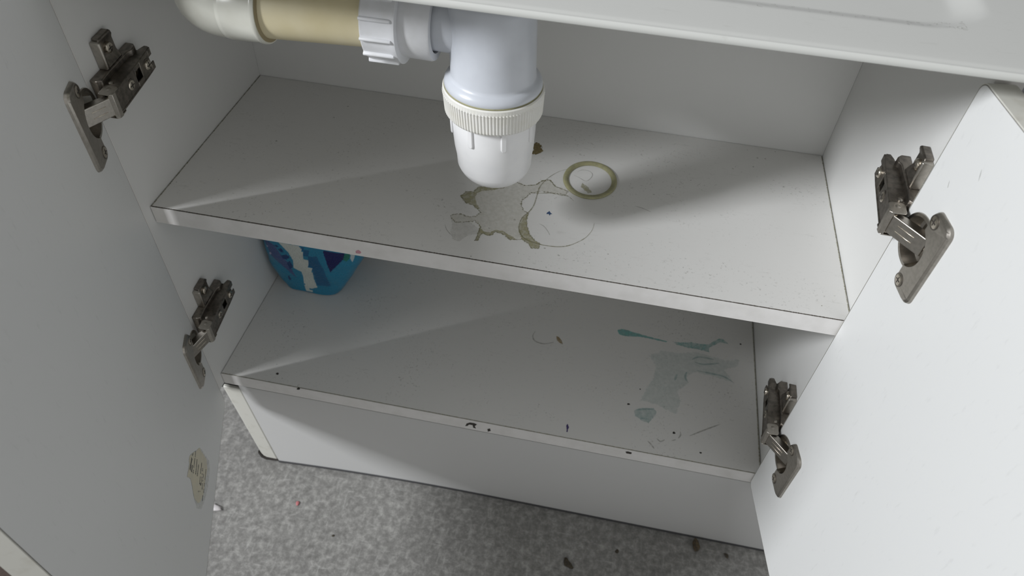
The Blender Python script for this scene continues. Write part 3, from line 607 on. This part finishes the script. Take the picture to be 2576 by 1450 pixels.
# ---------------------------------------------------------------- waste pipe run to the wall
pipe = empty('waste_pipe', (160, 46, 171), 'beige waste pipe with white nut and cream elbow running left from the trap', 'pipe')
cz = lambda x: 171 - (197 - x) * .055 if x < 197 else 171
fp = lambda a, b, h: Q(h, 46 + a, cz(h) + b)
bm = bmesh.new(); lathe(bm, [(20.6, 100), (21.4, 100), (21.4, 205), (20.6, 205)], fp, 72, closed=True); obj('pipe_tube', bm, 'beige', pipe, label='yellowed beige tube', smooth=60)
bm = bmesh.new(); lathe(bm, [(21.6, 194.5), (27.6, 194.9), (28.6, 196), (28.9, 214.5), (29.5, 216.2), (29.5, 218.8), (28, 219.3), (21.6, 219.3)], fp, 96, closed=True)
nut = obj('compression_nut', bm, 'nut_pl', pipe, label='white ribbed compression nut', smooth=35)
for k in range(14):
    t = 2 * math.pi * (k + .2) / 14; ct, st_ = math.cos(t), math.sin(t)
    bm = bmesh.new(); prism(bm, [(-1.5, 27.8), (-1.2, 30.2), (-.5, 30.9), (.5, 30.9), (1.2, 30.2), (1.5, 27.8)], 195.3, 216.6, lambda a, r, h: fp(r * ct - a * st_, r * st_ + a * ct, h))
    obj('nut_rib', bm, 'nut_pl', nut, bevel=.5)
bm = bmesh.new(); lathe(bm, [(20, 218), (24.6, 218), (25.0, 226), (25.2, 238.5), (24.6, 240.2), (20, 240.4)], fp, 72, closed=True); obj('socket', bm, 'nut_pl', pipe, label='white socket on the trap branch', smooth=50)
bm = bmesh.new(); lathe(bm, [(21.6, 121), (24.9, 121), (25.4, 120), (25.4, 117.6), (24.6, 116.8), (24.4, 96), (23.9, 92.6), (23.0, 92), (21.0, 92)], fp, 72, closed=True)
cpl = obj('elbow_socket', bm, 'cream', pipe, label='cream elbow socket', smooth=50)
bm = bmesh.new(); lathe(bm, [(21.45, 122.0), (22.6, 121.9), (24.0, 121.3), (24.0, 120.2), (21.45, 120.2)], fp, 64, closed=True); obj('joint_grime', bm, 'tan', pipe)
bm = bmesh.new(); prev = None; seg = 48; Rb = 25.0; cx_ = 90.0
path = [(96, 46, Vector((-1, 0)))] + [(cx_ - Rb * math.sin(t), 46 + Rb - Rb * math.cos(t), Vector((-math.cos(t), math.sin(t)))) for t in [math.radians(9 * k) for k in range(11)]] + [(cx_ - Rb, 225.0, Vector((0, 1)))]
zc0 = cz(92)
for (x, y, d) in path:
    nn = Vector((-d.y, d.x)); ring = [bm.verts.new(Q(x + nn.x * 23.4 * math.cos(6.28318 * k / seg), y + nn.y * 23.4 * math.cos(6.28318 * k / seg), zc0 + 23.4 * math.sin(6.28318 * k / seg))) for k in range(seg)]
    if prev:
        for k in range(seg): bm.faces.new((prev[k], prev[(k + 1) % seg], ring[(k + 1) % seg], ring[k]))
    else: bm.faces.new(ring)
    prev = ring
bm.faces.new(prev); obj('elbow', bm, 'cream', pipe, label='glossy cream elbow turning into the back', smooth=60)

# ---------------------------------------------------------------- rubber washer lying on the shelf
bm = bmesh.new(); a_ = 24.2
lathe(bm, [(a_ - 4.4, .22), (a_ - 4.5, .7), (a_ - 2.9, 1.8), (a_ - .9, 2.2), (a_ + .2, 1.6), (a_ + .6, .5), (a_ + .4, .22)], lambda a, b, h: (354.6 + a * .98, 123.5 + b * 1.09, h), 72, closed=True)
obj('rubber_washer', bm, 'rubber', org=(354.6, 123.5, 0), label='thin olive rubber washer lying on the shelf beside the trap cup', cat='washer', smooth=60)

# ---------------------------------------------------------------- blue packet in the lower compartment
pm = bpy.data.materials.new('printed_blue_film'); pm.use_nodes = True; nt = pm.node_tree
at = nt.nodes.new('ShaderNodeAttribute'); at.attribute_name = 'print'; b = nt.nodes['Principled BSDF']; b.inputs['Roughness'].default_value = .3; nt.links.new(at.outputs['Color'], b.inputs['Base Color'])
nz = nt.nodes.new('ShaderNodeTexNoise'); nz.inputs['Scale'].default_value = 60; bp_ = nt.nodes.new('ShaderNodeBump'); bp_.inputs['Strength'].default_value = .5; bp_.inputs['Distance'].default_value = .002
nt.links.new(nz.outputs['Fac'], bp_.inputs['Height']); nt.links.new(bp_.outputs[0], b.inputs['Normal'])
def inside(p, poly):
    r = False; n = len(poly); j = n - 1
    for i in range(n):
        (xi, zi), (xj, zj) = poly[i], poly[j]
        if (zi > p[1]) != (zj > p[1]) and p[0] < (xj - xi) * (p[1] - zi) / (zj - zi + 1e-9) + xi: r = not r
        j = i
    return r
def sec(z):       # outline of the bag at height z : x0, x1, y0, y1
    k = (z + 231.6) / 150.0
    x0 = 16 - 15.2 * min(1, k * 3.6) ** .7; x1 = 78 + 26 * min(1, k * 1.9) + 22 * min(1, max(0, k - .1) * 1.5)
    x1 = 82 + (129 - 82) * min(1, max(0, z + 231.6) / 84) ** .9
    y0 = 131 - 8 * min(1, k * 2.5) + 30 * max(0, k - .55) ** 1.5; y1 = 200 + 13 * min(1, k * 2) - 12 * max(0, k - .6)
    return x0, x1, y0, y1
cols = {'base': (38, 132, 168), 'band': (206, 212, 206), 'navy': (16, 22, 92), 'green': (30, 120, 104), 'white': (190, 204, 208), 'blue2': (26, 96, 140), 'ink': (22, 60, 112), 'pink': (176, 176, 206), 'plum': (74, 92, 140)}
bm = bmesh.new(); cl = bm.loops.layers.float_color.new('print'); NS, NZ = 420, 170; rings = []
for j in range(NZ + 1):
    z = -231.6 + 150 * j / NZ; x0, x1, y0, y1 = sec(z); ring = []
    if j == 0: x0 += 3; x1 -= 3; y0 += 3; y1 -= 3
    raw = []
    for k in range(1600):
        t = 2 * math.pi * k / 1600; c_, s_ = math.cos(t), math.sin(t); e = .42
        raw.append(Vector(((x0 + x1) / 2 + (x1 - x0) / 2 * math.copysign(abs(c_) ** e, c_), (y0 + y1) / 2 + (y1 - y0) / 2 * math.copysign(abs(s_) ** e, s_))))
    cum = [0.0]
    for k in range(1600): cum.append(cum[-1] + (raw[(k + 1) % 1600] - raw[k]).length)
    kk = 0
    for k in range(NS):
        while cum[kk + 1] < cum[-1] * k / NS: kk += 1
        x, y = raw[kk]
        w = 1.0 * noise.noise(Vector((x * .05, y * .05, z * .06)))
        x = max(.4, x + w); y = min(214, y + w * 1.2)
        ring.append(bm.verts.new((x, y, z + (1.0 * noise.noise(Vector((x * .04, y * .04, 1))) if j else 0))))
    rings.append(ring)
for j in range(NZ):
    for k in range(NS): bm.faces.new((rings[j][k], rings[j][(k + 1) % NS], rings[j + 1][(k + 1) % NS], rings[j + 1][k]))
bm.faces.new(rings[0]); bm.faces.new(rings[-1])
for f in bm.faces:
    c = f.calc_center_median(); p = (c.x, c.z); col = 'base'
    if c.y < 172:
        if any(inside(p, q) for q in [D['pk_blue2']]): col = 'blue2'
        if inside(p, [(8, -150), (22, -153), (34, -178), (38, -205), (28, -190), (14, -170)]): col = 'plum'
        if any(inside(p, q) for q in D['pk_navy']): col = 'ink'
        if any(inside(p, q) for q in D['pk_pink']): col = 'pink'
        if inside(p, D['pk_band']): col = 'band'
        if inside(p, D['pk_dark']): col = 'navy'
        if inside(p, D['pk_green']): col = 'green'
        if inside(p, D['pk_white']): col = 'white'
        if c.z > -146 and 30 < c.x < 52: col = 'band'
    for l in f.loops: l[cl] = (*lin(cols[col]), 1)
obj('wipes_packet', bm, pm, org=(50, 165, ZB), label='blue plastic wipes packet with a pale band at the left end of the lower compartment', cat='packet', smooth=60)

# ---------------------------------------------------------------- small things on the floor
def crumb(name, x, y, l, w, h, ang, mt, label, cat, seed, group=None):
    r = random.Random(seed); bm = bmesh.new(); bmesh.ops.create_icosphere(bm, subdivisions=2, radius=1)
    ca, sa = math.cos(ang), math.sin(ang)
    for v in bm.verts:
        k = 1 + .35 * noise.noise(v.co * 1.7 + Vector((seed, 0, 0)))
        a, b, c = v.co.x * l * k, v.co.y * w * k, v.co.z * h * k
        b += .25 * a * a / l
        v.co = (x + a * ca - b * sa, y + a * sa + b * ca, -450 + h + max(-h, c))
    return obj(name, bm, mt, org=(x, y, -450), label=label, cat=cat, smooth=60, group=group)
FT = D['floor_things']
crumb('crumb', *FT[0], 8.0, 3.6, 1.2, -.75, 'crumb', 'largest dark crumb on the grey floor, curled like a leaf bit', 'crumb', 1)
crumb('stub', FT[1][0], 19, 4, 8.5, 3.6, .15, 'stub', 'short brown stub on the floor touching the plinth foot', 'stub', 2)
crumb('crumb', *FT[2], 3.0, 2.0, 1.0, .9, 'crumb', 'small dark crumb on the floor left of the brown stub', 'crumb', 3)
crumb('crumb', FT[3][0], 15, 3.2, 2.2, 1.0, 2.2, 'crumb', 'small dark crumb on the floor right of the brown stub', 'crumb', 4)
crumb('crumb', FT[9][0], FT[9][1], 1.7, 1.4, .6, .4, 'crumb', 'tiny dark crumb on the floor below the lit plinth end', 'crumb', 6)
crumb('scrap', FT[4][0] + 1, FT[4][1], 7, 3.6, 1.8, -.3, 'paper', 'small white scrap on the floor beside the left door foot', 'scrap', 8)
crumb('fleck', FT[5][0], FT[5][1], 2.2, 3.0, .9, .3, 'pinkfleck', 'small red fleck on the floor in front of the plinth', 'fleck', 9)
# dark mat beyond the left door
bm = bmesh.new(); prism(bm, rrect(-760, -150, -700, -95, 12, 5), -450, -444, lambda x, y, z: (x, y, z)); obj('floor_mat', bm, 'mat', org=(-450, -400, -450), label='dark brown floor mat beyond the left door', cat='mat', bevel=1.5)
